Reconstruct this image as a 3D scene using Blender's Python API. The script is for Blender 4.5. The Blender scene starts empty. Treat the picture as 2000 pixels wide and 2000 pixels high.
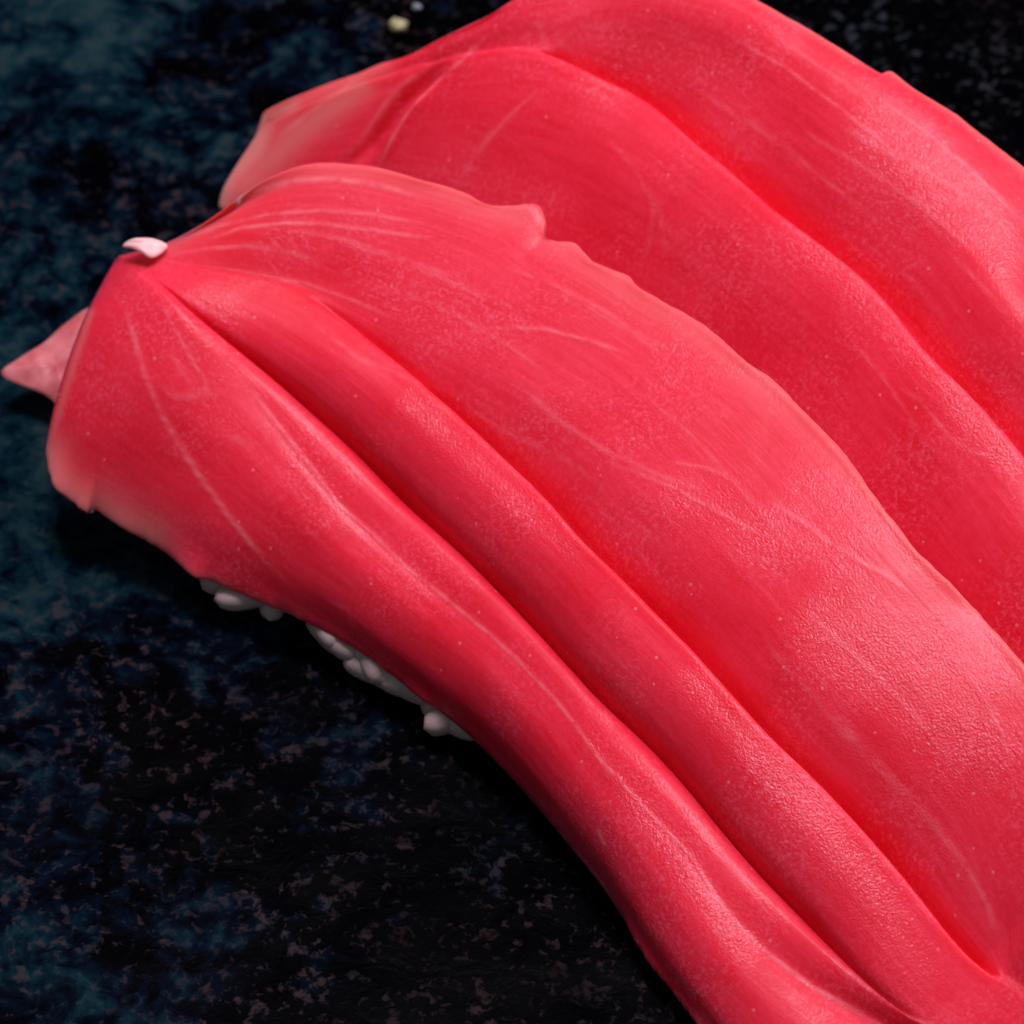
import bpy, math, random
import numpy as np
from mathutils import Vector, Matrix, noise

random.seed(7)
C = 0.01                      # the scene is authored in centimetres and built in metres
sc = bpy.context.scene
col = sc.collection

# ---------------------------------------------------------------- camera
ELEV = math.radians(48.0)
DIST = 30.0
FRAME = 6.5                   # width of the frame at the aim point, cm
AIM = np.array([0.0, 0.0, 1.2])
VIEW = np.array([0.0, math.cos(ELEV), -math.sin(ELEV)])
RIGHT = np.array([1.0, 0.0, 0.0])
UP = np.cross(RIGHT, VIEW)
EYE = AIM - VIEW * DIST
TANH = FRAME / 2 / DIST

cam = bpy.data.cameras.new("camera")
cam.sensor_width = 36.0
cam.sensor_height = 36.0
cam.lens = 18.0 / TANH
cam.clip_start = 0.005
cam.clip_end = 20.0
camo = bpy.data.objects.new("camera", cam)
camo.location = Vector(EYE * C)
camo.rotation_euler = (math.pi / 2 - ELEV, 0, 0)
col.objects.link(camo)
sc.camera = camo
cam.dof.use_dof = True
cam.dof.focus_distance = (DIST - 0.9) * C
cam.dof.aperture_fstop = 64.0

# ---------------------------------------------------------------- light
w = bpy.data.worlds.new("World")
sc.world = w
w.use_nodes = True
w.node_tree.nodes["Background"].inputs[0].default_value = (0.62, 0.72, 0.80, 1)
w.node_tree.nodes["Background"].inputs[1].default_value = 0.21


def area(name, pos, aim, size, power, colr, size_y=None):
    l = bpy.data.lights.new(name, "AREA")
    l.shape = "RECTANGLE"
    l.size = size * C
    l.size_y = (size_y or size) * C
    l.energy = power
    l.color = colr
    o = bpy.data.objects.new(name, l)
    p = Vector(pos) * C
    o.location = p
    o.rotation_euler = (Vector(aim) * C - p).to_track_quat("-Z", "Y").to_euler()
    col.objects.link(o)
    return o


area("key_lamp", (-1, 11, 45), (0, 0, 1), 12, 2.15, (0.97, 0.84, 1.0))
area("window_lamp", (27, 19, 31), (0, 0, 0), 12, 1.05, (0.88, 0.93, 1.0))
sc.view_settings.view_transform = "Standard"
sc.view_settings.look = "None"
sc.view_settings.exposure = -0.12
sc.view_settings.gamma = 1.0
sc.view_settings.use_curve_mapping = False
sc.cycles.max_bounces = 8


# ---------------------------------------------------------------- helpers
def at(px, py, z):
    """the point at height z (cm) seen at a spot of the 2000 px photograph"""
    d = VIEW + RIGHT * ((px - 1000) / 1000 * TANH) + UP * ((1000 - py) / 1000 * TANH)
    return EYE + d * ((z - EYE[2]) / d[2])


def px_of(P):
    """photograph spot of each point of an array (cm)"""
    r = P - EYE
    dep = r @ VIEW
    return 1000 + (r @ RIGHT) / dep / TANH * 1000, 1000 - (r @ UP) / dep / TANH * 1000


def new_mat(name):
    m = bpy.data.materials.new(name)
    m.use_nodes = True
    nt = m.node_tree
    b = nt.nodes["Principled BSDF"]
    return m, nt, b


def N(nt, kind, **inp):
    n = nt.nodes.new(kind)
    for k, v in inp.items():
        key = int(k[1:]) if k[0] == "i" and k[1:].isdigit() else k.replace("_", " ")
        if isinstance(v, bpy.types.NodeSocket):
            nt.links.new(v, n.inputs[key])
        else:
            n.inputs[key].default_value = v
    return n


def MATH(nt, op, a, b=0.0, clamp=False):
    n = N(nt, "ShaderNodeMath", i0=a, i1=b)
    n.operation = op
    n.use_clamp = clamp
    return n.outputs[0]


def RAMP(nt, fac, stops):
    n = N(nt, "ShaderNodeValToRGB", Fac=fac)
    el = n.color_ramp.elements
    while len(el) < len(stops):
        el.new(0.5)
    for e, (p, c) in zip(el, stops):
        e.position = p
        e.color = c if len(c) == 4 else (*c, 1)
    return n.outputs[0]


def MIXC(nt, fac, a, b):
    n = nt.nodes.new("ShaderNodeMix")
    n.data_type = "RGBA"
    for s, v in ((n.inputs[0], fac), (n.inputs[6], a), (n.inputs[7], b)):
        if isinstance(v, bpy.types.NodeSocket):
            nt.links.new(v, s)
        elif isinstance(v, tuple):
            s.default_value = (*v, 1) if len(v) == 3 else v
        else:
            s.default_value = v
    return n.outputs[2]


def mesh_obj(name, verts, faces, mat, parent=None, smooth=True):
    me = bpy.data.meshes.new(name)
    me.from_pydata([tuple(float(c) for c in v) for v in verts], [], faces)
    me.materials.append(mat)
    me.validate()
    if smooth:
        me.polygons.foreach_set("use_smooth", [True] * len(me.polygons))
    o = bpy.data.objects.new(name, me)
    col.objects.link(o)
    if parent:
        o.parent = parent
    return o


def thing(name, label, cat, loc, group=None):
    o = bpy.data.objects.new(name, None)
    o.empty_display_size = 0.01
    o.location = Vector(loc) * C
    o["label"] = label
    o["category"] = cat
    if group:
        o["group"] = group
    col.objects.link(o)
    return o


# ---------------------------------------------------------------- materials
def tuna_material(name):
    m, nt, b = new_mat(name)
    uv = nt.nodes.new("ShaderNodeUVMap").outputs[0]          # centimetres along / across the grain
    pale = nt.nodes.new("ShaderNodeAttribute")
    pale.attribute_name = "pale"
    pale = pale.outputs["Fac"]
    sin = nt.nodes.new("ShaderNodeAttribute")
    sin.attribute_name = "sinew"
    sin = sin.outputs["Fac"]
    wet = nt.nodes.new("ShaderNodeAttribute")
    wet.attribute_name = "wet"
    wet = wet.outputs["Fac"]
    geo = nt.nodes.new("ShaderNodeTexCoord").outputs["Object"]
    cmv = N(nt, "ShaderNodeVectorMath", i0=geo, i1=(100, 100, 100))
    cmv.operation = "MULTIPLY"
    cmv = cmv.outputs[0]
    patch = N(nt, "ShaderNodeTexNoise", Vector=cmv, Scale=1.3, Detail=3).outputs[0]
    patch = RAMP(nt, patch, [(0.42, (0.12,) * 3), (0.62, (1.0,) * 3)])
    # colour: red muscle, cloudy paler areas, pale sinews and rims
    cloud = N(nt, "ShaderNodeTexNoise", Vector=cmv, Scale=1.1, Detail=4, Roughness=0.55).outputs[0]
    smap = N(nt, "ShaderNodeMapping", Vector=uv)
    smap.inputs["Scale"].default_value = (0.7, 8.0, 1.0)
    fib = N(nt, "ShaderNodeTexNoise", Vector=smap.outputs[0], Scale=2.2, Detail=5, Roughness=0.6, Distortion=0.4).outputs[0]
    mot = N(nt, "ShaderNodeTexNoise", Vector=cmv, Scale=26, Detail=3, Roughness=0.6).outputs[0]
    f = MATH(nt, "ADD", MATH(nt, "MULTIPLY", cloud, 0.45), MATH(nt, "MULTIPLY", fib, 0.42))
    f = MATH(nt, "ADD", f, MATH(nt, "MULTIPLY", mot, 0.22))
    base = RAMP(nt, f, [(0.38, (0.74, 0.007, 0.022)), (0.55, (0.81, 0.020, 0.052)), (0.72, (0.86, 0.046, 0.086))])
    brk = RAMP(nt, N(nt, "ShaderNodeTexNoise", Vector=cmv, Scale=7, Detail=3, Roughness=0.7).outputs[0], [(0.34, (0.1,) * 3), (0.58, (1,) * 3)])
    base = MIXC(nt, MATH(nt, "MULTIPLY", MATH(nt, "MULTIPLY", sin, brk), 0.65), base, (0.90, 0.22, 0.25))
    gr = RAMP(nt, N(nt, "ShaderNodeTexNoise", Vector=cmv, Scale=32, Detail=2, Roughness=0.6, Distortion=0.2).outputs[0], [(0.50, (0,) * 3), (0.64, (1,) * 3)])
    base = MIXC(nt, MATH(nt, "MULTIPLY", MATH(nt, "MULTIPLY", gr, patch), 0.42), base, (0.90, 0.13, 0.20))
    base = MIXC(nt, MATH(nt, "MULTIPLY", pale, 0.8, True), base, (0.74, 0.22, 0.19))
    # speckles of fat, tiny
    vor = N(nt, "ShaderNodeTexVoronoi", Vector=cmv, Scale=9.0, Randomness=1.0)
    spk = MATH(nt, "LESS_THAN", vor.outputs["Distance"], 0.10)
    rnd = MATH(nt, "GREATER_THAN", N(nt, "ShaderNodeSeparateColor", Color=vor.outputs["Color"]).outputs[0], 0.7)
    spk = MATH(nt, "MULTIPLY", spk, rnd)
    base = MIXC(nt, MATH(nt, "MULTIPLY", spk, 0.35), base, (0.9, 0.35, 0.33))
    nt.links.new(base, b.inputs["Base Color"])
    b.subsurface_method = "RANDOM_WALK"
    b.inputs["Subsurface Weight"].default_value = 0.75
    b.inputs["Subsurface Radius"].default_value = (1.0, 0.10, 0.08)
    b.inputs["Subsurface Scale"].default_value = 0.18 * C
    b.inputs["Roughness"].default_value = 0.45
    b.inputs["IOR"].default_value = 1.40
    b.inputs["Specular IOR Level"].default_value = 0.24
    # relief: crossed muscle fibres and a fine wet grain
    gmap = N(nt, "ShaderNodeMapping", Vector=uv)
    gmap.inputs["Scale"].default_value = (1.0, 2.0, 1.0)
    gmap.inputs["Rotation"].default_value = (0, 0, math.radians(24))
    g1 = N(nt, "ShaderNodeTexNoise", Vector=gmap.outputs[0], Scale=42, Detail=2, Roughness=0.55, Distortion=0.2).outputs[0]
    g2 = N(nt, "ShaderNodeTexNoise", Vector=cmv, Scale=62, Detail=2, Roughness=0.5).outputs[0]
    h = MATH(nt, "ADD", MATH(nt, "MULTIPLY", g1, 0.0056), MATH(nt, "MULTIPLY", g2, 0.0078))
    dv = N(nt, "ShaderNodeTexVoronoi", Vector=cmv, Scale=27.0, Randomness=1.0)
    drop = MATH(nt, "SUBTRACT", 0.42, dv.outputs["Distance"], True)
    dsel = N(nt, "ShaderNodeSeparateColor", Color=dv.outputs["Color"]).outputs[1]
    drop = MATH(nt, "MULTIPLY", drop, MATH(nt, "POWER", dsel, 8.0))
    h = MATH(nt, "ADD", h, MATH(nt, "MULTIPLY", drop, 0.012))
    h = MATH(nt, "MULTIPLY", h, MATH(nt, "ADD", MATH(nt, "MULTIPLY", patch, 0.7), MATH(nt, "MULTIPLY", wet, 0.9)))
    h = MATH(nt, "ADD", h, MATH(nt, "MULTIPLY", fib, 0.004))
    h = MATH(nt, "ADD", h, MATH(nt, "MULTIPLY", spk, 0.004))
    bump = N(nt, "ShaderNodeBump", Strength=0.6, Distance=1.0 * C, Height=h)
    nt.links.new(bump.outputs[0], b.inputs["Normal"])
    # thin wet film
    nt.links.new(MATH(nt, "ADD", MATH(nt, "MULTIPLY", patch, 0.30), MATH(nt, "ADD", MATH(nt, "MULTIPLY", wet, 0.6), 0.05), True), b.inputs["Coat Weight"])
    b.inputs["Coat Roughness"].default_value = 0.13
    b.inputs["Coat IOR"].default_value = 1.33
    nt.links.new(bump.outputs[0], b.inputs["Coat Normal"])
    return m


def membrane_material():
    m, nt, b = new_mat("pale_membrane")
    geo = nt.nodes.new("ShaderNodeTexCoord").outputs["Object"]
    n = N(nt, "ShaderNodeTexNoise", Vector=geo, Scale=700, Detail=4).outputs[0]
    c = RAMP(nt, n, [(0.35, (0.50, 0.085, 0.095)), (0.65, (0.66, 0.19, 0.19))])
    nt.links.new(c, b.inputs["Base Color"])
    b.inputs["Subsurface Weight"].default_value = 0.5
    b.inputs["Subsurface Radius"].default_value = (1, 0.3, 0.25)
    b.inputs["Subsurface Scale"].default_value = 0.08 * C
    b.inputs["Roughness"].default_value = 0.35
    bump = N(nt, "ShaderNodeBump", Strength=0.5, Distance=0.02 * C, Height=n)
    nt.links.new(bump.outputs[0], b.inputs["Normal"])
    return m


def fat_material():
    m, nt, b = new_mat("white_fat")
    b.inputs["Base Color"].default_value = (0.92, 0.50, 0.47, 1)
    b.inputs["Subsurface Weight"].default_value = 0.5
    b.inputs["Subsurface Radius"].default_value = (1, 0.5, 0.4)
    b.inputs["Subsurface Scale"].default_value = 0.05 * C
    b.inputs["Roughness"].default_value = 0.35
    return m


def rice_material():
    m, nt, b = new_mat("cooked_rice")
    oi = nt.nodes.new("ShaderNodeObjectInfo").outputs["Random"]
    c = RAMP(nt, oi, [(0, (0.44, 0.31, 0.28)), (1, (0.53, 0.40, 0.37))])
    nt.links.new(c, b.inputs["Base Color"])
    b.inputs["Subsurface Weight"].default_value = 0.5
    b.inputs["Subsurface Radius"].default_value = (1, 0.8, 0.65)
    b.inputs["Subsurface Scale"].default_value = 0.08 * C
    b.inputs["Roughness"].default_value = 0.38
    return m


def plate_material():
    m, nt, b = new_mat("black_glaze")
    geo = nt.nodes.new("ShaderNodeTexCoord").outputs["Object"]
    cmv = N(nt, "ShaderNodeVectorMath", i0=geo, i1=(100, 100, 100))
    cmv.operation = "MULTIPLY"
    cmv = cmv.outputs[0]
    big = N(nt, "ShaderNodeTexNoise", Vector=cmv, Scale=0.55, Detail=4, Roughness=0.55, Distortion=0.6).outputs[0]
    mid = N(nt, "ShaderNodeTexNoise", Vector=cmv, Scale=2.8, Detail=4, Roughness=0.6, Distortion=0.8).outputs[0]
    fine = N(nt, "ShaderNodeTexNoise", Vector=cmv, Scale=8.5, Detail=4, Roughness=0.6, Distortion=0.5).outputs[0]
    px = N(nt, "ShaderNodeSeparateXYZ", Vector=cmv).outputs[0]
    brk = MATH(nt, "MULTIPLY", MATH(nt, "ADD", px, 2.3), -0.038)        # shade painted into the glaze colour: bluer at left, darker to the right
    f = MATH(nt, "ADD", MATH(nt, "MULTIPLY", big, 0.42), MATH(nt, "MULTIPLY", mid, 0.46))
    f = MATH(nt, "ADD", f, MATH(nt, "MULTIPLY", fine, 0.20))
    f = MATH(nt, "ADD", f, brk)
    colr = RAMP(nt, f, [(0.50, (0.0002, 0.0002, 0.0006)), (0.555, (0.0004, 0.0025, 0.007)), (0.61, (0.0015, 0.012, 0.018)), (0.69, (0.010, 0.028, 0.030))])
    vf = N(nt, "ShaderNodeTexNoise", Vector=cmv, Scale=17, Detail=2, Roughness=0.6, Distortion=0.6).outputs[0]
    t = MATH(nt, "ADD", MATH(nt, "MULTIPLY", fine, 0.35), MATH(nt, "MULTIPLY", mid, 0.25))
    t = MATH(nt, "ADD", t, MATH(nt, "MULTIPLY", vf, 0.40))
    fl = RAMP(nt, t, [(0.535, (0, 0, 0)), (0.62, (1, 1, 1))])
    tint = RAMP(nt, big, [(0.44, (0.032, 0.018, 0.018)), (0.62, (0.020, 0.024, 0.028))])
    gate = RAMP(nt, N(nt, "ShaderNodeTexNoise", Vector=cmv, Scale=0.9, Detail=3, Roughness=0.6).outputs[0], [(0.38, (0.35,) * 3), (0.58, (1.0,) * 3)])
    colr = MIXC(nt, MATH(nt, "MULTIPLY", fl, gate), colr, tint)
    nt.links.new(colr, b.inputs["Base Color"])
    h = MATH(nt, "ADD", MATH(nt, "MULTIPLY", mid, 0.008), MATH(nt, "MULTIPLY", fine, 0.004))
    bump = N(nt, "ShaderNodeBump", Strength=1.0, Distance=1.0 * C, Height=h)
    nt.links.new(bump.outputs[0], b.inputs["Normal"])
    rr = RAMP(nt, mid, [(0.4, (0.30,) * 3), (0.6, (0.46,) * 3)])
    nt.links.new(rr, b.inputs["Roughness"])
    b.inputs["Specular IOR Level"].default_value = 0.009
    return m


M_TUNA = tuna_material("tuna_flesh")
M_MEMB = membrane_material()
M_FAT = fat_material()
M_RICE = rice_material()
M_PLATE = plate_material()

# ---------------------------------------------------------------- the plate
def build_plate():
    """a long rectangular stoneware plate with rounded corners and a softly dished, uneven top"""
    hx, hy, rad, th = 15.0, 13.0, 2.0, 0.9
    cx, cy = 1.0, 1.0
    n = 260
    vs, fs = [], []
    for j in range(n + 1):
        for i in range(n + 1):
            x = -hx + 2 * hx * i / n
            y = -hy + 2 * hy * j / n
            ax, ay = abs(x) - (hx - rad), abs(y) - (hy - rad)
            if ax > 0 and ay > 0:                      # round the corner
                d = math.hypot(ax, ay)
                k = max(ax, ay) / d
                x = math.copysign(hx - rad + ax * k, x)
                y = math.copysign(hy - rad + ay * k, y)
            e = min(hx - abs(x), hy - abs(y))
            z = 0.25 * max(0.0, 1 - e / 2.5) ** 2 - (0.25 * max(0.0, 1 - e / 0.4) ** 2)
            z += 0.016 * noise.noise((x * 1.3, y * 1.3, 0)) + 0.012 * noise.noise((x * 3.7, y * 3.7, 5))
            vs.append(((x + cx) * C, (y + cy) * C, (z - 0.02) * C))
    for j in range(n):
        for i in range(n):
            a = j * (n + 1) + i
            fs.append((a, a + 1, a + n + 2, a + n + 1))
    rim = [i for i in range(n + 1)] + [j * (n + 1) + n for j in range(1, n + 1)] + \
          [n * (n + 1) + i for i in range(n - 1, -1, -1)] + [j * (n + 1) for j in range(n - 1, 0, -1)]
    prev = rim
    for dz, sh in ((-0.25, 0.995), (-0.7, 0.96), (-th, 0.90)):
        ring = []
        for r in rim:
            x, y, z = vs[r]
            ring.append(len(vs))
            vs.append((cx * C + (x - cx * C) * sh, cy * C + (y - cy * C) * sh, z + dz * C))
        L = len(rim)
        for k in range(L):
            fs.append((prev[k], ring[k], ring[(k + 1) % L], prev[(k + 1) % L]))
        prev = ring
    fs.append(tuple(prev))
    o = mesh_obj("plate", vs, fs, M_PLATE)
    o["label"] = "dark blue black stoneware plate with mottled pitted glaze under the sushi"
    o["category"] = "plate"
    return o


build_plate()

# ---------------------------------------------------------------- tuna slices
AX = np.array([1.0, -1.05 / math.sin(ELEV), 0.0])
AX /= np.linalg.norm(AX)                      # the way both slices run
PERP = np.array([-AX[1], AX[0], 0.0])          # across, away from the camera
ZZ = np.array([0.0, 0.0, 1.0])
NU = 620


def rail(ctrl, s_end, jag=0.0, seed=0, dz=(0, 0), ramp=(240, 520), soft=0):
    """a curve along the slice through (px, py, z) spots, sampled at equal steps of its run along AX"""
    P = np.array([at(c[0], c[1], max(.12, c[2] + np.interp(c[0], ramp, dz))) for c in ctrl])
    # chord-length cubic (Catmull-Rom through monotone chord), sampled densely
    d = np.r_[0, np.cumsum(np.linalg.norm(np.diff(P, axis=0), axis=1))]
    m = np.zeros_like(P)
    for k in range(len(P)):
        a, b = max(0, k - 1), min(len(P) - 1, k + 1)
        m[k] = (P[b] - P[a]) / (d[b] - d[a])
    t = np.linspace(0, d[-1], 3000)
    k = np.clip(np.searchsorted(d, t, side="right") - 1, 0, len(P) - 2)
    h = (d[k + 1] - d[k])[:, None]
    x = ((t - d[k])[:, None]) / h
    Q = (2 * x**3 - 3 * x**2 + 1) * P[k] + (x**3 - 2 * x**2 + x) * h * m[k] + \
        (-2 * x**3 + 3 * x**2) * P[k + 1] + (x**3 - x**2) * h * m[k + 1]
    s = np.maximum.accumulate(Q @ AX)
    s = s + np.arange(len(s)) * 1e-7
    # half run along the axis, half arc length: keeps samples where the rail turns across
    q = np.r_[0, np.cumsum(np.linalg.norm(np.diff(Q, axis=0), axis=1))]
    i_end = min(len(s) - 1, int(np.searchsorted(s, s_end)))
    key = (s - s[0]) / (s[i_end] - s[0]) * 0.8 + q / q[i_end] * 0.2
    u = np.linspace(0, 1, NU)
    R = np.stack([np.interp(u, key[: i_end + 1], Q[: i_end + 1, c]) for c in range(3)], 1)
    if soft:
        k = np.exp(-0.5 * (np.arange(-3 * soft, 3 * soft + 1) / soft) ** 2)
        k /= k.sum()
        n3 = 3 * soft
        for c in range(3):
            e = np.r_[2 * R[0, c] - R[n3:0:-1, c], R[:, c], 2 * R[-1, c] - R[-2:-n3 - 2:-1, c]]
            R[:, c] = np.convolve(e, k, mode="valid")
    if jag:
        for i in range(NU):
            p = R[i]
            a = noise.noise((p[0] * 6, p[1] * 6, seed)) + 0.7 * noise.noise((p[0] * 17, p[1] * 17, seed + 3))
            R[i] += PERP * a * jag
    return R


def spread(rows, per):
    """Catmull-Rom across the rails (list of (NU,3) arrays), `per` steps in each gap"""
    out, tag = [], []
    n = len(rows)
    for k in range(n - 1):
        p0, p1, p2, p3 = rows[max(0, k - 1)], rows[k], rows[k + 1], rows[min(n - 1, k + 2)]
        d1 = np.linalg.norm(p2 - p1, axis=1)[:, None] + 1e-6
        d0 = np.linalg.norm(p1 - p0, axis=1)[:, None] + 1e-6 if k > 0 else d1
        d2 = np.linalg.norm(p3 - p2, axis=1)[:, None] + 1e-6 if k < n - 2 else d1
        a0, a1, a2 = np.sqrt(d0), np.sqrt(d1), np.sqrt(d2)      # centripetal
        m1 = (p1 - p0) / a0 - (p2 - p0) / (a0 + a1) + (p2 - p1) / a1 if k > 0 else (p2 - p1) / a1
        m2 = (p2 - p1) / a1 - (p3 - p1) / (a1 + a2) + (p3 - p2) / a2 if k < n - 2 else (p2 - p1) / a1
        m1, m2 = m1 * a1, m2 * a1
        for j in range(per[k]):
            x = j / per[k]
            out.append((2 * x**3 - 3 * x**2 + 1) * p1 + (x**3 - 2 * x**2 + x) * m1 +
                       (-2 * x**3 + 3 * x**2) * p2 + (x**3 - x**2) * m2)
            tag.append(k + x)
    out.append(rows[-1])
    tag.append(n - 1.0)
    return np.stack(out, 1), np.array(tag)            # (NU, NV, 3)


def prof(R, stops):
    """a value along a rail, given at photograph x stops"""
    px, _ = px_of(R)
    xs, ys = zip(*stops)
    return np.interp(px, xs, ys)[:, None]


def dist_to(PX, PY, line, width, fade=True):
    """soft nearness 0..1 of every spot to a polyline, with a fade at both ends"""
    best = np.full(PX.shape, 1e9)
    run = np.zeros(PX.shape)
    done = 0.0
    for (x0, y0), (x1, y1) in zip(line[:-1], line[1:]):
        dx, dy = x1 - x0, y1 - y0
        t = np.clip(((PX - x0) * dx + (PY - y0) * dy) / (dx * dx + dy * dy), 0, 1)
        dd = np.hypot(PX - x0 - t * dx, PY - y0 - t * dy)
        ll = math.hypot(dx, dy)
        run = np.where(dd < best, done + t * ll, run)
        best = np.minimum(best, dd)
        done += ll
    end = np.clip(np.minimum(run, done - run) / min(60.0, done * .3), 0, 1) if fade else 1.0
    return np.exp(-(best / width) ** 2) * end


def build_slice(name, rows, per, top_from, top_to, parent, thick, sinews, rims, creases, bulk=0.02, wets=()):
    G, tag = spread(rows, per)
    nu, nv = G.shape[:2]
    topm = (tag >= top_from) & (tag <= top_to)
    # normals of the sheet
    du = np.gradient(G, axis=0)
    dv = np.gradient(G, axis=1)
    nrm = np.cross(du, dv)
    nrm /= np.linalg.norm(nrm, axis=2)[:, :, None] + 1e-9
    PX, PY = px_of(G.reshape(-1, 3))
    PX, PY = PX.reshape(nu, nv), PY.reshape(nu, nv)
    sin = np.zeros((nu, nv))
    for line, wd, amt in sinews:
        wob = np.vectorize(lambda a, b: noise.noise((a * 0.02, b * 0.02, 1.0)))(PX, PY) if False else 0
        sin = np.maximum(sin, amt * dist_to(PX, PY, line, wd * .62))
    pale = np.zeros((nu, nv))
    sin = np.clip(sin * 1.15, 0, 1)
    for line, wd, amt in rims:
        pale = np.maximum(pale, amt * dist_to(PX, PY, line, wd, False))
    wet = np.zeros((nu, nv))
    for line, wd, amt in wets:
        wet = np.maximum(wet, amt * dist_to(PX, PY, line, wd))
    disp = np.zeros((nu, nv))
    for line, wd, amp in creases:
        disp += amp * dist_to(PX, PY, line, wd)
    disp += 0.0025 * sin
    for i in range(nu):
        for j in range(nv):
            p = G[i, j]
            disp[i, j] += bulk * noise.noise((p[0] * 1.6, p[1] * 1.6, p[2] * 1.6)) + \
                bulk * 0.15 * noise.noise((p[0] * 5, p[1] * 5, p[2] * 5))
    edge_fade = np.clip(np.minimum(np.arange(nv), np.arange(nv)[::-1]) / 4.0, 0, 1)[None, :]
    T = G + nrm * (disp * edge_fade)[:, :, None]
    # underside: the same sheet let down by the slice's thickness and drawn in from the edges
    ctr = T[:, [0, -1]].mean(1, keepdims=True)
    vv = np.linspace(0, 1, nv)[None, :, None]
    uu = np.linspace(0, 1, nu)[:, None, None]
    nb = 24
    idx = np.linspace(nv - 1, 0, nb + 2)[1:-1].round().astype(int)
    Bt = T[:, idx].copy()
    drop = thick * np.minimum(1, np.minimum(np.arange(1, nb + 1), np.arange(nb, 0, -1)) / 4.0)[None, :] * \
        np.clip(0.35 + np.linspace(0, 1, nu) * 12, 0, 1)[:, None]
    pull = np.clip(1 - np.minimum(np.arange(1, nb + 1), np.arange(nb, 0, -1)) / 8.0, 0, 1)
    Bt[:, :, 2] = np.maximum(Bt[:, :, 2] - drop, np.minimum(0.08, Bt[:, :, 2]))
    ring = np.concatenate([T, Bt], axis=1)
    nr = ring.shape[1]
    V = ring.reshape(-1, 3)
    F = []
    for i in range(nu - 1):
        a = i * nr
        for j in range(nr):
            k = (j + 1) % nr
            F.append((a + j, a + nr + j, a + nr + k, a + k))
    V = list(V)
    for i, flip in ((0, False), (nu - 1, True)):
        # cap: strips between the top row and the underside row
        topi = [i * nr + j for j in range(nv)]
        c = len(V)
        V.append(ring[i].mean(0))
        for j in range(nr):
            k = (j + 1) % nr
            f = (i * nr + j, i * nr + k, c)
            F.append(f[::-1] if flip else f)
    V = np.array(V)
    base = np.array(parent.location) / C
    o = mesh_obj(name, (V - base) * C, F, M_TUNA, parent)
    me = o.data
    # uv in centimetres, pale and sinew attributes
    su = np.r_[0, np.cumsum(np.linalg.norm(np.diff(G[:, nv // 2], axis=0), axis=1))]
    sv = np.cumsum(np.r_[0, np.linalg.norm(np.diff(G[nu // 2], axis=0), axis=1)])
    U = np.zeros((len(V), 2))
    U[: nu * nr] = np.stack([np.repeat(su[:, None], nr, 1), np.tile(np.r_[sv, sv[idx] + 9][None, :], (nu, 1))], 2).reshape(-1, 2)
    uvl = me.uv_layers.new(name="UVMap")
    li = np.empty(len(me.loops), dtype=np.int32)
    me.loops.foreach_get("vertex_index", li)
    uvl.data.foreach_set("uv", U[li].astype(np.float32).ravel())
    for an, arr in (("pale", pale), ("sinew", sin), ("wet", wet)):
        at_ = me.attributes.new(an, "FLOAT", "POINT")
        A = np.zeros(len(V), dtype=np.float32)
        full = np.concatenate([arr, arr[:, idx] * 0], axis=1)
        A[: nu * nr] = full.reshape(-1)
        at_.data.foreach_set("value", A)
    import bmesh
    bm = bmesh.new()
    bm.from_mesh(me)
    bmesh.ops.recalc_face_normals(bm, faces=bm.faces)
    bm.to_mesh(me)
    bm.free()
    return o, T


# ---- front piece -------------------------------------------------------
front_edge = [(89, 893, .55), (105, 951, .50), (136, 976, .46), (172, 1002, .43), (184, 993, .42), (192, 1000, .42),
              (232, 1027, .40), (290, 1059, .37), (333, 1088, .35), (380, 1127, .33), (417, 1135, .32), (449, 1152, .31),
              (507, 1177, .30), (580, 1208, .30), (640, 1238, .30), (700, 1273, .30), (741, 1300, .29), (831, 1369, .27),
              (875, 1396, .25), (918, 1434, .22), (958, 1474, .20), (1012, 1532, .18), (1085, 1615, .16),
              (1157, 1699, .15), (1212, 1782, .15), (1259, 1869, .15), (1302, 1923, .15), (1350, 1985, .15),
              (1420, 2070, .15), (1540, 2200, .15), (1750, 2420, .15), (2000, 2660, .15)]
front_crest = [(222, 512, 1.36), (262, 530, 1.52), (308, 556, 1.60), (362, 613, 1.58), (409, 668, 1.50), (489, 757, 1.38),
               (525, 809, 1.33), (612, 918, 1.25), (661, 987, 1.21), (730, 1045, 1.18), (795, 1110, 1.17),
               (853, 1154, 1.16), (958, 1241, 1.15), (1012, 1291, 1.15), (1077, 1358, 1.14), (1121, 1412, 1.13),
               (1175, 1488, 1.12), (1230, 1546, 1.11), (1266, 1586, 1.10), (1350, 1672, 1.07), (1398, 1753, 1.02),
               (1430, 1796, .98), (1481, 1847, .93), (1590, 1930, .86), (1699, 1985, .80), (1850, 2070, .70),
               (2100, 2250, .45), (2350, 2480, .3)]
groove = [(232, 500, 1.40), (274, 522, 1.54), (318, 552, 1.59), (370, 603, 1.53), (412, 645, 1.44), (471, 679, 1.37),
          (594, 772, 1.29), (648, 820, 1.26), (686, 848, 1.24), (770, 940, 1.19), (824, 987, 1.17), (885, 1041, 1.15),
          (940, 1096, 1.13), (1012, 1175, 1.11), (1085, 1248, 1.10), (1139, 1318, 1.08), (1230, 1398, 1.07), (1302, 1463, 1.06),
          (1372, 1554, 1.03), (1463, 1662, .97), (1554, 1757, .92), (1626, 1836, .88), (1680, 1898, .84),
          (1717, 1945, .81), (1760, 1985, .79), (1900, 2060, .69), (2120, 2220, .45), (2370, 2440, .3)]
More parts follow.
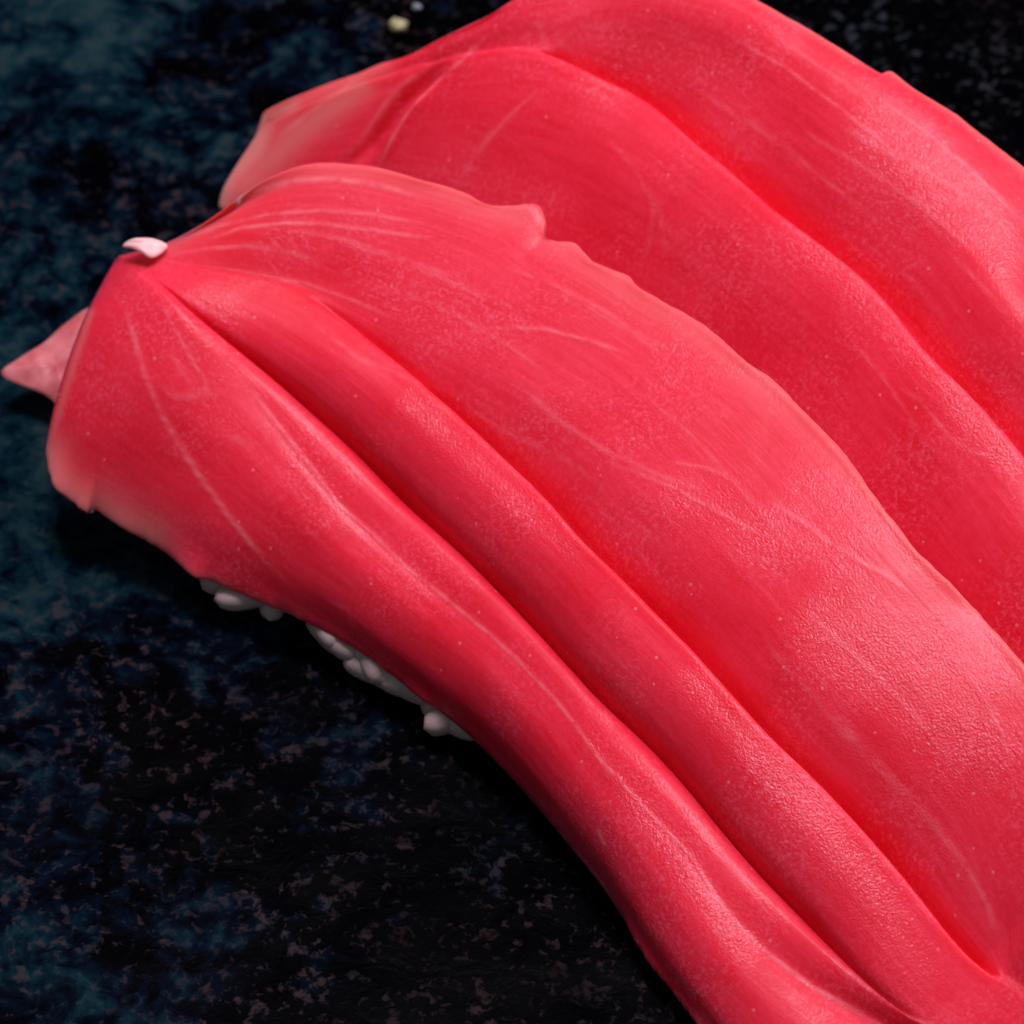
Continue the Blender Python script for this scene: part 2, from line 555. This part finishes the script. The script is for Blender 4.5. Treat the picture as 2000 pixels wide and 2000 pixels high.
lobe_crest = [(264, 492, 1.46), (315, 507, 1.60), (380, 524, 1.70), (470, 534, 1.76), (580, 566, 1.78), (640, 606, 1.77),
              (697, 650, 1.76), (759, 693, 1.75), (831, 759, 1.73), (882, 802, 1.72), (922, 838, 1.71), (994, 904, 1.70),
              (1085, 994, 1.69), (1121, 1041, 1.68), (1193, 1110, 1.67), (1266, 1186, 1.65), (1350, 1268, 1.62),
              (1445, 1376, 1.58), (1503, 1445, 1.55), (1579, 1507, 1.50), (1644, 1579, 1.45), (1702, 1641, 1.39),
              (1771, 1724, 1.30), (1818, 1782, 1.23), (1862, 1843, 1.15), (1898, 1887, 1.09), (1938, 1912, 1.05),
              (2020, 1960, .98), (2200, 2110, .7), (2420, 2360, .35)]
back_edge = [(318, 484, 1.51), (332, 478, 1.54), (362, 461, 1.60), (417, 424, 1.72), (453, 396, 1.80), (507, 358, 1.88),
             (570, 329, 1.93), (610, 320, 1.95), (650, 318, 1.96), (690, 321, 1.97), (733, 326, 1.98), (824, 351, 2.0), (880, 366, 2.0),
             (918, 380, 2.0), (932, 389, 2.0), (958, 400, 2.0), (998, 400, 2.01), (1045, 397, 2.03), (1058, 410, 2.02), (1065, 432, 2.0),
             (1062, 462, 1.99), (1085, 470, 1.99), (1121, 474, 2.0), (1136, 489, 2.0), (1157, 511, 2.0), (1195, 528, 2.0),
             (1226, 540, 2.0), (1240, 556, 2.0), (1284, 582, 2.0), (1350, 620, 2.0), (1394, 650, 2.0), (1452, 704, 2.0),
             (1503, 737, 1.99), (1590, 824, 1.97), (1644, 882, 1.95), (1702, 962, 1.92), (1789, 1074, 1.87), (1862, 1143, 1.83),
             (1916, 1201, 1.78), (2000, 1302, 1.74), (2120, 1470, 1.64), (2300, 1720, 1.45), (2480, 1980, 1.2)]

S_END = float(at(1850, 2070, .70) @ AX) + 0.9
f_edge = rail(front_edge, S_END, 0.012, 1)
f_crest = rail(front_crest, S_END, 0, 0, (-.14, -.31), (300, 720), soft=16)
f_edge_in = rail(front_edge, S_END, 0, 0, soft=16)
f_groove = rail(groove, S_END, 0, 0, (-.14, -.17), (300, 720), soft=20)
f_lobe = rail(lobe_crest, S_END, 0.002, 4, (-.14, -.36), soft=13)
f_back = rail(back_edge, S_END, 0.007, 2, (-.14, -.15))


def wallrow(a, b, t, out, up):
    return a * (1 - t) + b * t - PERP * out + ZZ * up


f_back_in = rail(back_edge, S_END, 0, 0, (-.14, -.15), soft=14)
ub = np.linspace(0, 1, NU)[:, None]
sm = lambda x: np.clip(x, 0, 1) ** 2 * (3 - 2 * np.clip(x, 0, 1))
s0 = sm(ub * 7)
bl = sm(ub * 5)                              # bulges fade in from the gathered end
open1 = prof(f_groove, [(300, 0), (400, .25), (600, 1), (1500, 1), (1720, .3), (1800, 0)])
open2 = prof(f_lobe, [(600, 0), (760, .4), (1000, 1), (1750, 1), (1900, .55), (1945, 0.0)])
f_rows = [
    f_edge + PERP * 0.03 - ZZ * 0.02,
    f_edge,
    wallrow(f_edge_in, f_crest, .10, .03, .04),
    wallrow(f_edge_in, f_crest, .32, .06 + .03 * bl, .09),
    wallrow(f_edge_in, f_crest, .64, .05 + .03 * bl, .11),
    wallrow(f_edge_in, f_crest, .86, .02, .06),
    f_crest,
    wallrow(f_crest, f_groove, .45, 0, .025 * open1),
    wallrow(f_crest, f_groove, .72, 0, .008 * open1),
    wallrow(f_crest, f_groove, .92, 0, -.07 * open1),
    f_groove - ZZ * .24 * open1,
    f_groove + PERP * .014 * s0 - ZZ * .15 * open1,
    f_groove + PERP * .030 * s0 + ZZ * .05 * open1,
    wallrow(f_groove, f_lobe, .20, .0, .085 * open1),
    wallrow(f_groove, f_lobe, .48, .0, .095 * open1),
    wallrow(f_groove, f_lobe, .80, .0, .045 * open1),
    f_lobe,
    f_lobe + PERP * (.035 * open2 + .01 * s0) - ZZ * .18 * open2,
    f_lobe + PERP * (.065 * open2 + .03 * s0) - ZZ * .28 * open2,
    f_lobe + PERP * (.11 * open2 + .05 * s0) - ZZ * .08 * open2,
    f_lobe + PERP * (.32 * open2 + .08 * s0) + ZZ * (.14 * open2),
]
sh = f_rows[-1]
f_rows += [
    wallrow(sh, f_back_in, .35, 0, .035 * bl),
    wallrow(sh, f_back_in, .70, 0, .03 * bl),
    wallrow(sh, f_back_in, .93, 0, .01 * bl),
    f_back,
    f_back + PERP * .015 - ZZ * .06,
    f_back - PERP * .10 - ZZ * .22,
]
f_per = [2, 6, 10, 14, 12, 8, 12, 10, 6, 4, 4, 4, 10, 10, 10, 8, 4, 4, 6, 14, 26, 26, 18, 8, 3, 4]
FRONT = thing("tuna_nigiri", "nearest tuna nigiri, scored by two long cuts, white fleck at its upper left corner",
              "sushi", (float(f_crest[NU // 2][0]), float(f_crest[NU // 2][1]), 0.0), "tuna nigiri side by side on the plate")
f_sinews = [
    ([(240, 590), (262, 660), (278, 720), (308, 795), (348, 867), (391, 933), (446, 1005), (507, 1081), (562, 1139)], 7, .9),
    ([(489, 757), (525, 809), (612, 918), (661, 987), (730, 1045), (795, 1110), (853, 1154), (958, 1241), (1012, 1291),
      (1077, 1358), (1121, 1412), (1175, 1488), (1230, 1546), (1266, 1586), (1350, 1672), (1398, 1753), (1430, 1796), (1481, 1847),
      (1590, 1930), (1699, 1985)], 6, .8),
    ([(400, 470), (470, 445), (560, 436), (640, 440), (740, 452), (850, 468)], 6, .8),
    ([(440, 400), (510, 370), (580, 352), (650, 350), (740, 362), (830, 390)], 9, .8),
    ([(560, 450), (680, 470), (800, 510), (900, 545)], 8, .45),
    ([(950, 640), (1060, 642), (1150, 665), (1240, 695)], 6, .7),
    ([(1000, 740), (1090, 820), (1180, 880), (1290, 930), (1400, 970)], 8, .45),
    ([(1480, 970), (1560, 1015), (1640, 1075), (1730, 1125), (1790, 1170)], 7, .6),
    ([(600, 620), (700, 700), (800, 740), (920, 780)], 8, .35),
    ([(310, 745), (345, 775), (420, 772)], 10, .5),
    ([(1060, 560), (1180, 620), (1320, 690)], 9, .3),
    ([(1619, 1383), (1680, 1456), (1735, 1517), (1807, 1593), (1880, 1680), (1923, 1753), (1952, 1836)], 10, .5),
]
f_sinews += [
    ([(300, 560), (340, 640), (385, 720), (430, 800)], 6, .5),
    ([(330, 500), (400, 485), (480, 480), (560, 492), (640, 515)], 7, .6),
    ([(350, 470), (430, 440), (520, 420), (620, 412), (720, 418), (840, 440)], 6, .6),
    ([(520, 540), (600, 555), (700, 590), (780, 630)], 6, .5),
    ([(640, 470), (760, 500), (880, 550), (980, 600)], 6, .5),
    ([(760, 560), (880, 610), (1000, 680), (1080, 740)], 6, .45),
    ([(980, 520), (1090, 560), (1200, 620), (1300, 700)], 6, .4),
    ([(900, 790), (1000, 850), (1110, 900), (1190, 960)], 6, .5),
    ([(1180, 900), (1250, 925), (1330, 960), (1420, 1010), (1500, 1050)], 6, .6),
    ([(1300, 900), (1380, 915), (1450, 945)], 5, .6),
    ([(1250, 760), (1350, 850), (1450, 960), (1530, 1050)], 6, .35),
    ([(1560, 1180), (1660, 1270), (1780, 1390), (1880, 1520)], 7, .4),
    ([(1480, 1240), (1590, 1360), (1700, 1500)], 6, .4),
    ([(1880, 1300), (1940, 1400), (1985, 1500)], 6, .5),
    ([(640, 1175), (680, 1190), (690, 1240)], 5, .4),
    ([(1165, 1610), (1175, 1640), (1185, 1660)], 6, .7),
    ([(440, 850), (480, 865), (500, 880)], 8, .5),
    ([(300, 700), (330, 690), (380, 760), (450, 775)], 6, .5),
]
f_rims = [
    ([(330, 480), (417, 424), (507, 360), (570, 331), (650, 320), (733, 330), (824, 358)], 26, .35),
    ([(824, 356), (918, 392), (998, 418), (1045, 420), (1050, 450), (1121, 485), (1157, 525), (1226, 555), (1284, 600),
      (1350, 637), (1394, 668), (1452, 722), (1503, 757)], 34, .32),
    ([(733, 328), (824, 353), (918, 382), (958, 404), (1040, 404), (1062, 440), (1075, 468), (1121, 477), (1157, 514), (1226, 543), (1284, 585), (1350, 623),
      (1394, 653), (1452, 707), (1503, 740), (1590, 827), (1644, 885), (1702, 965), (1789, 1077), (1862, 1146), (1916, 1204), (2000, 1306)], 14, .5),
    ([(1503, 757), (1590, 842), (1644, 900), (1702, 980), (1789, 1092), (1862, 1161), (1916, 1221), (2000, 1325), (2120, 1490), (2300, 1740)], 30, .22),
    ([(89, 893), (105, 945), (136, 970), (174, 994), (192, 994), (232, 1020), (290, 1052)], 46, .85),
    ([(290, 1059), (333, 1088), (380, 1128), (417, 1135), (449, 1154), (507, 1179), (580, 1208)], 9, .5),
    ([(178, 609), (148, 700), (120, 790), (95, 880)], 7, .5),
]
slice_f, T_f = build_slice("tuna_slice", f_rows, f_per, 1, 24, FRONT, 0.55, f_sinews, f_rims, [], 0.010, [
    ([(1300, 1290), (1440, 1430), (1560, 1570), (1680, 1730), (1800, 1880), (1860, 1950)], 62, 1.0),
    ([(1540, 1150), (1650, 1260), (1770, 1360), (1860, 1480), (1930, 1620)], 110, .8),
    ([(1590, 1390), (1680, 1480), (1770, 1570), (1860, 1680), (1930, 1780)], 40, .9),
    ([(780, 740), (860, 850), (960, 950), (1080, 1040), (1160, 1130)], 42, .8),
    ([(1100, 1380), (1200, 1520), (1330, 1690), (1420, 1810), (1500, 1880)], 30, .7),
    ([(1250, 930), (1380, 990), (1500, 1100)], 80, .6)])

# ---- rear piece --------------------------------------------------------
far_edge = [(514, 222, .78), (522, 215, .82), (562, 195, .95), (634, 166, 1.18), (700, 144, 1.38), (741, 127, 1.52), (795, 110, 1.70),
            (867, 71, 1.95), (958, 28, 2.20), (1005, 0, 2.30), (1100, -48, 2.45), (1200, -76, 2.54), (1300, -68, 2.58),
            (1400, -34, 2.60), (1474, 0, 2.60), (1590, 64, 2.60), (1670, 112, 2.60), (1724, 143, 2.60), (1742, 137, 2.61), (1785, 170, 2.59),
            (1862, 217, 2.57), (1952, 290, 2.52), (2000, 330, 2.49), (2120, 440, 2.35), (2300, 640, 2.0), (2550, 950, 1.2), (2750, 1250, .5)]
score = [(508, 250, .74), (560, 222, .98), (640, 190, 1.25), (720, 160, 1.48), (800, 135, 1.72), (880, 112, 1.92), (960, 98, 2.08), (1038, 95, 2.18),
         (1078, 107, 2.21), (1139, 138, 2.21), (1230, 178, 2.20), (1284, 214, 2.20), (1338, 266, 2.19), (1387, 304, 2.19),
         (1445, 351, 2.18), (1517, 417, 2.17), (1590, 467, 2.16), (1662, 525, 2.15), (1735, 594, 2.14), (1814, 700, 2.11),
         (1880, 759, 2.09), (1952, 835, 2.06), (2000, 896, 2.02), (2120, 1050, 1.85), (2300, 1280, 1.4), (2500, 1560, .7)]
low_edge = [(427, 404, .42), (470, 430, .40), (560, 500, .36), (700, 600, .32), (950, 760, .30), (1244, 900, .30), (1600, 1260, .30), (1900, 1650, .3),
            (2150, 2000, .2), (2400, 2300, .1)]
S_END_B = float(at(2120, 1050, 1.85) @ AX) + 0.7
b_far = rail(far_edge, S_END_B, 0.006, 11, (0, -.28), (560, 1000))
b_score = rail(score, S_END_B, 0.003, 12, (0, -.28), (560, 1000), soft=11)
b_low = rail(low_edge, S_END_B, 0.01, 13)
b_far_in = rail(far_edge, S_END_B, 0, 0, (0, -.28), (560, 1000), soft=14)
opb = prof(b_score, [(1045, 0), (1085, .5), (1160, .8), (1300, 1), (2200, 1)])
bb = sm(np.linspace(0, 1, NU)[:, None] * 3)
b_rows = [
    b_low + PERP * .03 - ZZ * .02,
    b_low,
    wallrow(b_low, b_score, .25, .06 + .10 * bb, .10 * bb),
    wallrow(b_low, b_score, .50, .05 + .10 * bb, .16 * bb),
    wallrow(b_low, b_score, .75, .02 + .03 * bb, .20 * bb),
    wallrow(b_low, b_score, .93, .0, .085 * bb),
    b_score,
    b_score + PERP * (.05 * opb + .01) - ZZ * .18 * opb,
    b_score + PERP * (.10 * opb + .02) - ZZ * .24 * opb,
    b_score + PERP * (.17 * opb + .04) - ZZ * .06 * opb,
    b_score + PERP * (.46 * opb + .06) + ZZ * .22 * opb,
]
shb = b_rows[-1]
b_rows += [
    wallrow(shb, b_far_in, .35, 0, .07 * bb),
    wallrow(shb, b_far_in, .70, 0, .08 * bb),
    wallrow(shb, b_far, .92, 0, .04 * bb),
    b_far,
    b_far_in + PERP * .06 - ZZ * .10,
    b_far_in + PERP * .05 - ZZ * .40,
]
b_per = [2, 18, 22, 24, 20, 8, 4, 4, 6, 18, 22, 22, 16, 8, 4, 4]
BACK = thing("tuna_nigiri", "farther tuna nigiri, scored by one long cut, creased at its draped upper left end",
             "sushi", (float(b_score[NU // 2][0]), float(b_score[NU // 2][1]), 0.0), "tuna nigiri side by side on the plate")
b_sinews = [
    ([(665, 325), (700, 285), (760, 200), (800, 160), (850, 118)], 6, .8),
    ([(735, 335), (765, 280), (800, 220), (850, 160), (900, 118), (960, 60)], 6, .8),
    ([(1060, 20), (1055, 60), (1068, 100)], 8, .4),
    ([(1085, 55), (1100, 90), (1130, 115)], 8, .4),
    ([(540, 270), (600, 225), (660, 185), (720, 140)], 7, .9),
    ([(1640, 245), (1700, 280), (1800, 330), (1900, 390)], 10, .45),
    ([(1755, 755), (1800, 785), (1850, 850), (1900, 885), (1960, 895)], 7, .55),
    ([(1500, 60), (1600, 130), (1700, 200)], 10, .4),
    ([(900, 340), (960, 260), (1030, 200)], 14, .25),
]
b_sinews += [
    ([(880, 380), (930, 300), (1000, 220), (1060, 170)], 6, .45),
    ([(1180, 260), (1240, 330), (1290, 420), (1300, 520)], 6, .35),
    ([(1270, 350), (1275, 420), (1262, 500), (1240, 560)], 5, .4),
    ([(1420, 70), (1530, 130), (1650, 220), (1760, 310)], 6, .55),
    ([(1350, 170), (1480, 250), (1600, 340), (1720, 440)], 6, .45),
    ([(1560, 250), (1660, 310), (1780, 390), (1900, 490)], 6, .5),
    ([(1700, 180), (1800, 250), (1900, 330), (1990, 420)], 6, .55),
    ([(1640, 640), (1720, 730), (1800, 850)], 6, .4),
    ([(1840, 480), (1920, 560), (1990, 650)], 6, .5),
]
b_rims = [
    ([(427, 402), (445, 345), (500, 290), (515, 222), (562, 198)], 30, 1.2),
    ([(440, 400), (480, 355), (530, 310), (580, 262), (640, 215), (700, 170)], 34, .75),
    ([(562, 198), (634, 168), (700, 146), (741, 128)], 28, .5),
    ([(1474, 0), (1590, 65), (1670, 113), (1742, 140), (1862, 218), (1952, 291), (2000, 331), (2120, 442), (2300, 640)], 9, .5),
]
b_creases = [
    ([(690, 330), (735, 262), (790, 195), (870, 118)], 15, -0.07),
    ([(658, 330), (700, 280), (760, 195), (840, 118)], 9, 0.035),
    ([(738, 330), (765, 278), (800, 218), (855, 155)], 9, 0.035),
]
slice_b, T_b = build_slice("tuna_slice", b_rows, b_per, 1, 14, BACK, 0.6, b_sinews, b_rims, b_creases, 0.012, [
    ([(1640, 230), (1760, 330), (1880, 440), (2000, 560)], 70, .8),
    ([(1560, 460), (1680, 560), (1780, 680), (1900, 810), (2000, 930)], 45, .8),
    ([(1150, 40), (1300, 110), (1450, 210)], 60, .5)])


# ---- loose ends --------------------------------------------------------
def sheet(name, outline, z_fn, thick, mat, parent, n=14, seed=3, ripple=.03):
    """a thin scrap of flesh: a closed outline filled from its middle, with real thickness and ripple"""
    P = np.array([at(x, y, z) for x, y, z in outline])
    c = P.mean(0)
    m = len(P)
    base = np.array(parent.location) / C
    vs, fs = [], []
    for side in (0, 1):
        for r in range(n + 1):
            f = r / n
            for k in range(m):
                p = c + (P[k] - c) * f
                rp = ripple * noise.noise((p[0] * 4, p[1] * 4, seed))
                t = thick * (1 - f ** 6) / 2 + 0.004
                vs.append((p + ZZ * (rp + (t if side == 0 else -t) + z_fn(f)) - base) * C)
    off = (n + 1) * m
    for r in range(n):
        for k in range(m):
            a, b2 = r * m + k, r * m + (k + 1) % m
            fs.append((a, a + m, b2 + m, b2))
            fs.append((off + a, off + b2, off + b2 + m, off + a + m))
    for k in range(m):
        a, b2 = n * m + k, n * m + (k + 1) % m
        fs.append((a, off + a, off + b2, b2))
    return mesh_obj(name, vs, fs, mat, parent)


def densify(pts, k=5):
    out = []
    n = len(pts)
    for i in range(n):
        p0, p1, p2, p3 = (np.array(pts[(i + d) % n], float) for d in (-1, 0, 1, 2))
        for j in range(k):
            x = j / k
            out.append(tuple(0.5 * (2 * p1 + (p2 - p0) * x + (2 * p0 - 5 * p1 + 4 * p2 - p3) * x * x + (3 * p1 - p0 - 3 * p2 + p3) * x ** 3)))
    return out


sheet("tail_flap", densify([(4, 722, .25), (30, 704, .27), (85, 668, .31), (130, 630, .35), (180, 600, .40), (225, 640, .40),
                            (210, 760, .35), (160, 830, .28), (118, 797, .24), (88, 772, .22), (40, 752, .22), (10, 738, .23)]),
      lambda f: 0.0, 0.03, M_MEMB, FRONT, seed=5, ripple=.015)
sheet("fat_fleck", densify([(240, 484, 1.38), (252, 472, 1.42), (270, 466, 1.44), (300, 466, 1.45), (326, 478, 1.44), (318, 492, 1.43),
                            (296, 503, 1.44), (275, 494, 1.45), (255, 486, 1.43)]),
      lambda f: 0.012 * (1 - f * f), 0.04, M_FAT, FRONT, seed=8)


# ---- rice --------------------------------------------------------------
def grain_mesh(name, bend, fat):
    vs, fs = [], []
    nl, nr = 16, 14
    for i in range(nl + 1):
        t = i / nl
        x = (t - .5) * 2
        r = max(0.02, math.sqrt(max(0, 1 - abs(x) ** 3.4))) * 0.115 * fat
        for k in range(nr):
            a = 2 * math.pi * k / nr
            vs.append(((x * 0.27) * C, (r * math.cos(a) + bend * (1 - x * x)) * C, r * 0.92 * math.sin(a) * C))
    for i in range(nl):
        for k in range(nr):
            a, b2 = i * nr + k, i * nr + (k + 1) % nr
            fs.append((a, b2, b2 + nr, a + nr))
    fs.append(tuple(range(nr))[::-1])
    fs.append(tuple(nl * nr + k for k in range(nr)))
    me = bpy.data.meshes.new(name)
    me.from_pydata(vs, [], fs)
    me.materials.append(M_RICE)
    me.polygons.foreach_set("use_smooth", [True] * len(me.polygons))
    return me


GRAINS = [grain_mesh("rice_grain", .03, 1.0), grain_mesh("rice_grain", -.02, .92), grain_mesh("rice_grain", .05, 1.08)]


def put_grain(p, rot, parent, k):
    o = bpy.data.objects.new("rice_grain", GRAINS[k % 3])
    o.location = Vector((np.array(p) - np.array(parent.location) / C) * C)
    o.rotation_euler = rot
    o.parent = parent
    col.objects.link(o)
    return o


def rice_core(parent, path_a, path_b, ztop):
    """the pressed lump the grains belong to, a rounded loaf between two runs"""
    base = np.array(parent.location) / C
    n, m = 60, 20
    vs, fs = [], []
    for i in range(n):
        f = i / (n - 1)
        k = int((0.10 + 0.88 * f) * (NU - 1))
        a, b2 = path_a[k], path_b[k]
        end = math.sqrt(max(0.0, 1 - (2 * f - 1) ** 6))
        mid = (a + b2) / 2
        hw = (b2 - a) * 0.5
        for j in range(m):
            t = 2 * math.pi * j / m
            cx, sx = math.cos(t), math.sin(t)
            p = np.array([mid[0] + hw[0] * cx * end * .98, mid[1] + hw[1] * cx * end * .98, 0.0])
            zt = min(a[2], b2[2]) * 0 + ztop(k)
            p[2] = 0.02 + zt * (0.5 + 0.5 * math.copysign(abs(sx) ** .7, sx)) * (0.35 + .65 * end)
            p[:2] += 0.04 * np.array([noise.noise((p[0] * 4, p[1] * 4, p[2] * 4)), noise.noise((p[1] * 4, p[2] * 4, p[0] * 4))])
            vs.append((p - base) * C)
    for i in range(n - 1):
        for j in range(m):
            a, b2 = i * m + j, i * m + (j + 1) % m
            fs.append((a, b2, b2 + m, a + m))
    fs.append(tuple(range(m))[::-1])
    fs.append(tuple((n - 1) * m + j for j in range(m)))
    return mesh_obj("rice_lump", vs, fs, M_RICE, parent)


low_in_f = f_edge * np.array([1, 1, 0]) + PERP * 0.50
hi_in_f = f_back * np.array([1, 1, 0]) - PERP * 0.35
rice_core(FRONT, low_in_f, hi_in_f, lambda k: min(0.75, max(0.2, f_groove[k][2] - 0.75)))
low_in_b = b_low * np.array([1, 1, 0]) + PERP * 0.40
hi_in_b = b_far * np.array([1, 1, 0]) - PERP * 0.35
rice_core(BACK, low_in_b, hi_in_b, lambda k: min(1.0, max(0.2, b_score[k][2] - 1.1)))

EDGE_ANG = math.atan2(AX[1], AX[0])
# grains that peep out below the edge of the near slice (photograph spots at their own height)
peep = [(462, 1172, .20, -15, 0), (492, 1182, .22, 10, 1), (524, 1188, .24, -15, 2),
        (622, 1240, .24, -60, 0), (652, 1268, .20, -50, 1), (682, 1296, .18, -40, 2), (715, 1300, .22, -70, 0),
        (735, 1344, .16, -35, 2), (770, 1345, .18, -30, 1), (808, 1374, .17, -25, 0), (840, 1392, .18, -35, 2),
        (884, 1426, .14, -40, 1), (900, 1424, .16, 20, 0)]
for k, (x, y, z, a, t) in enumerate(peep):
    put_grain(at(x + 4, y - 30, z), (random.uniform(-.3, .3), random.uniform(-.2, .2), math.radians(a)), FRONT, t)
for k in range(70):                            # the rest of the rows, tucked under
    i = int(random.uniform(.10, .97) * (NU - 1))
    p = f_edge[i] + PERP * random.uniform(.34, .32)
    p = np.array([p[0], p[1], random.uniform(.10, .34)])
    put_grain(p, (random.uniform(-.4, .4), random.uniform(-.4, .4), EDGE_ANG + random.gauss(0, .7)), FRONT, k)

# ---- crumbs on the plate ------------------------------------------------
def crumb(px, py, r, colr, label, seed):
    m, nt, b = new_mat("crumb")
    b.inputs["Base Color"].default_value = (*colr, 1)
    b.inputs["Roughness"].default_value = 0.45
    b.inputs["Subsurface Weight"].default_value = 0.3
    b.inputs["Subsurface Scale"].default_value = 0.03 * C
    p = at(px, py, r * .7)
    vs, fs = [], []
    a, bq = 12, 18
    for i in range(a + 1):
        th = math.pi * i / a
        for j in range(bq):
            ph = 2 * math.pi * j / bq
            d = np.array([math.sin(th) * math.cos(ph), math.sin(th) * math.sin(ph), math.cos(th)])
            k = 1 + .35 * noise.noise(tuple(d * 1.4 + seed)) + .12 * noise.noise(tuple(d * 4 + seed))
            vs.append(d * r * k * np.array([1.15, .9, .85]) * C)
    for i in range(a):
        for j in range(bq):
            q, w2 = i * bq + j, i * bq + (j + 1) % bq
            fs.append((q, q + bq, w2 + bq, w2))
    o = mesh_obj("crumb", vs, fs, m)
    o.location = Vector(p * C)
    o["label"] = label
    o["category"] = "crumb"
    return o


crumb(778, 50, .058, (.36, .33, .15), "tiny yellowish crumb on the dark plate above the rear nigiri", 2.0)
crumb(814, 14, .030, (.20, .23, .26), "tiny grey speck beside the yellowish crumb at the top", 9.0)
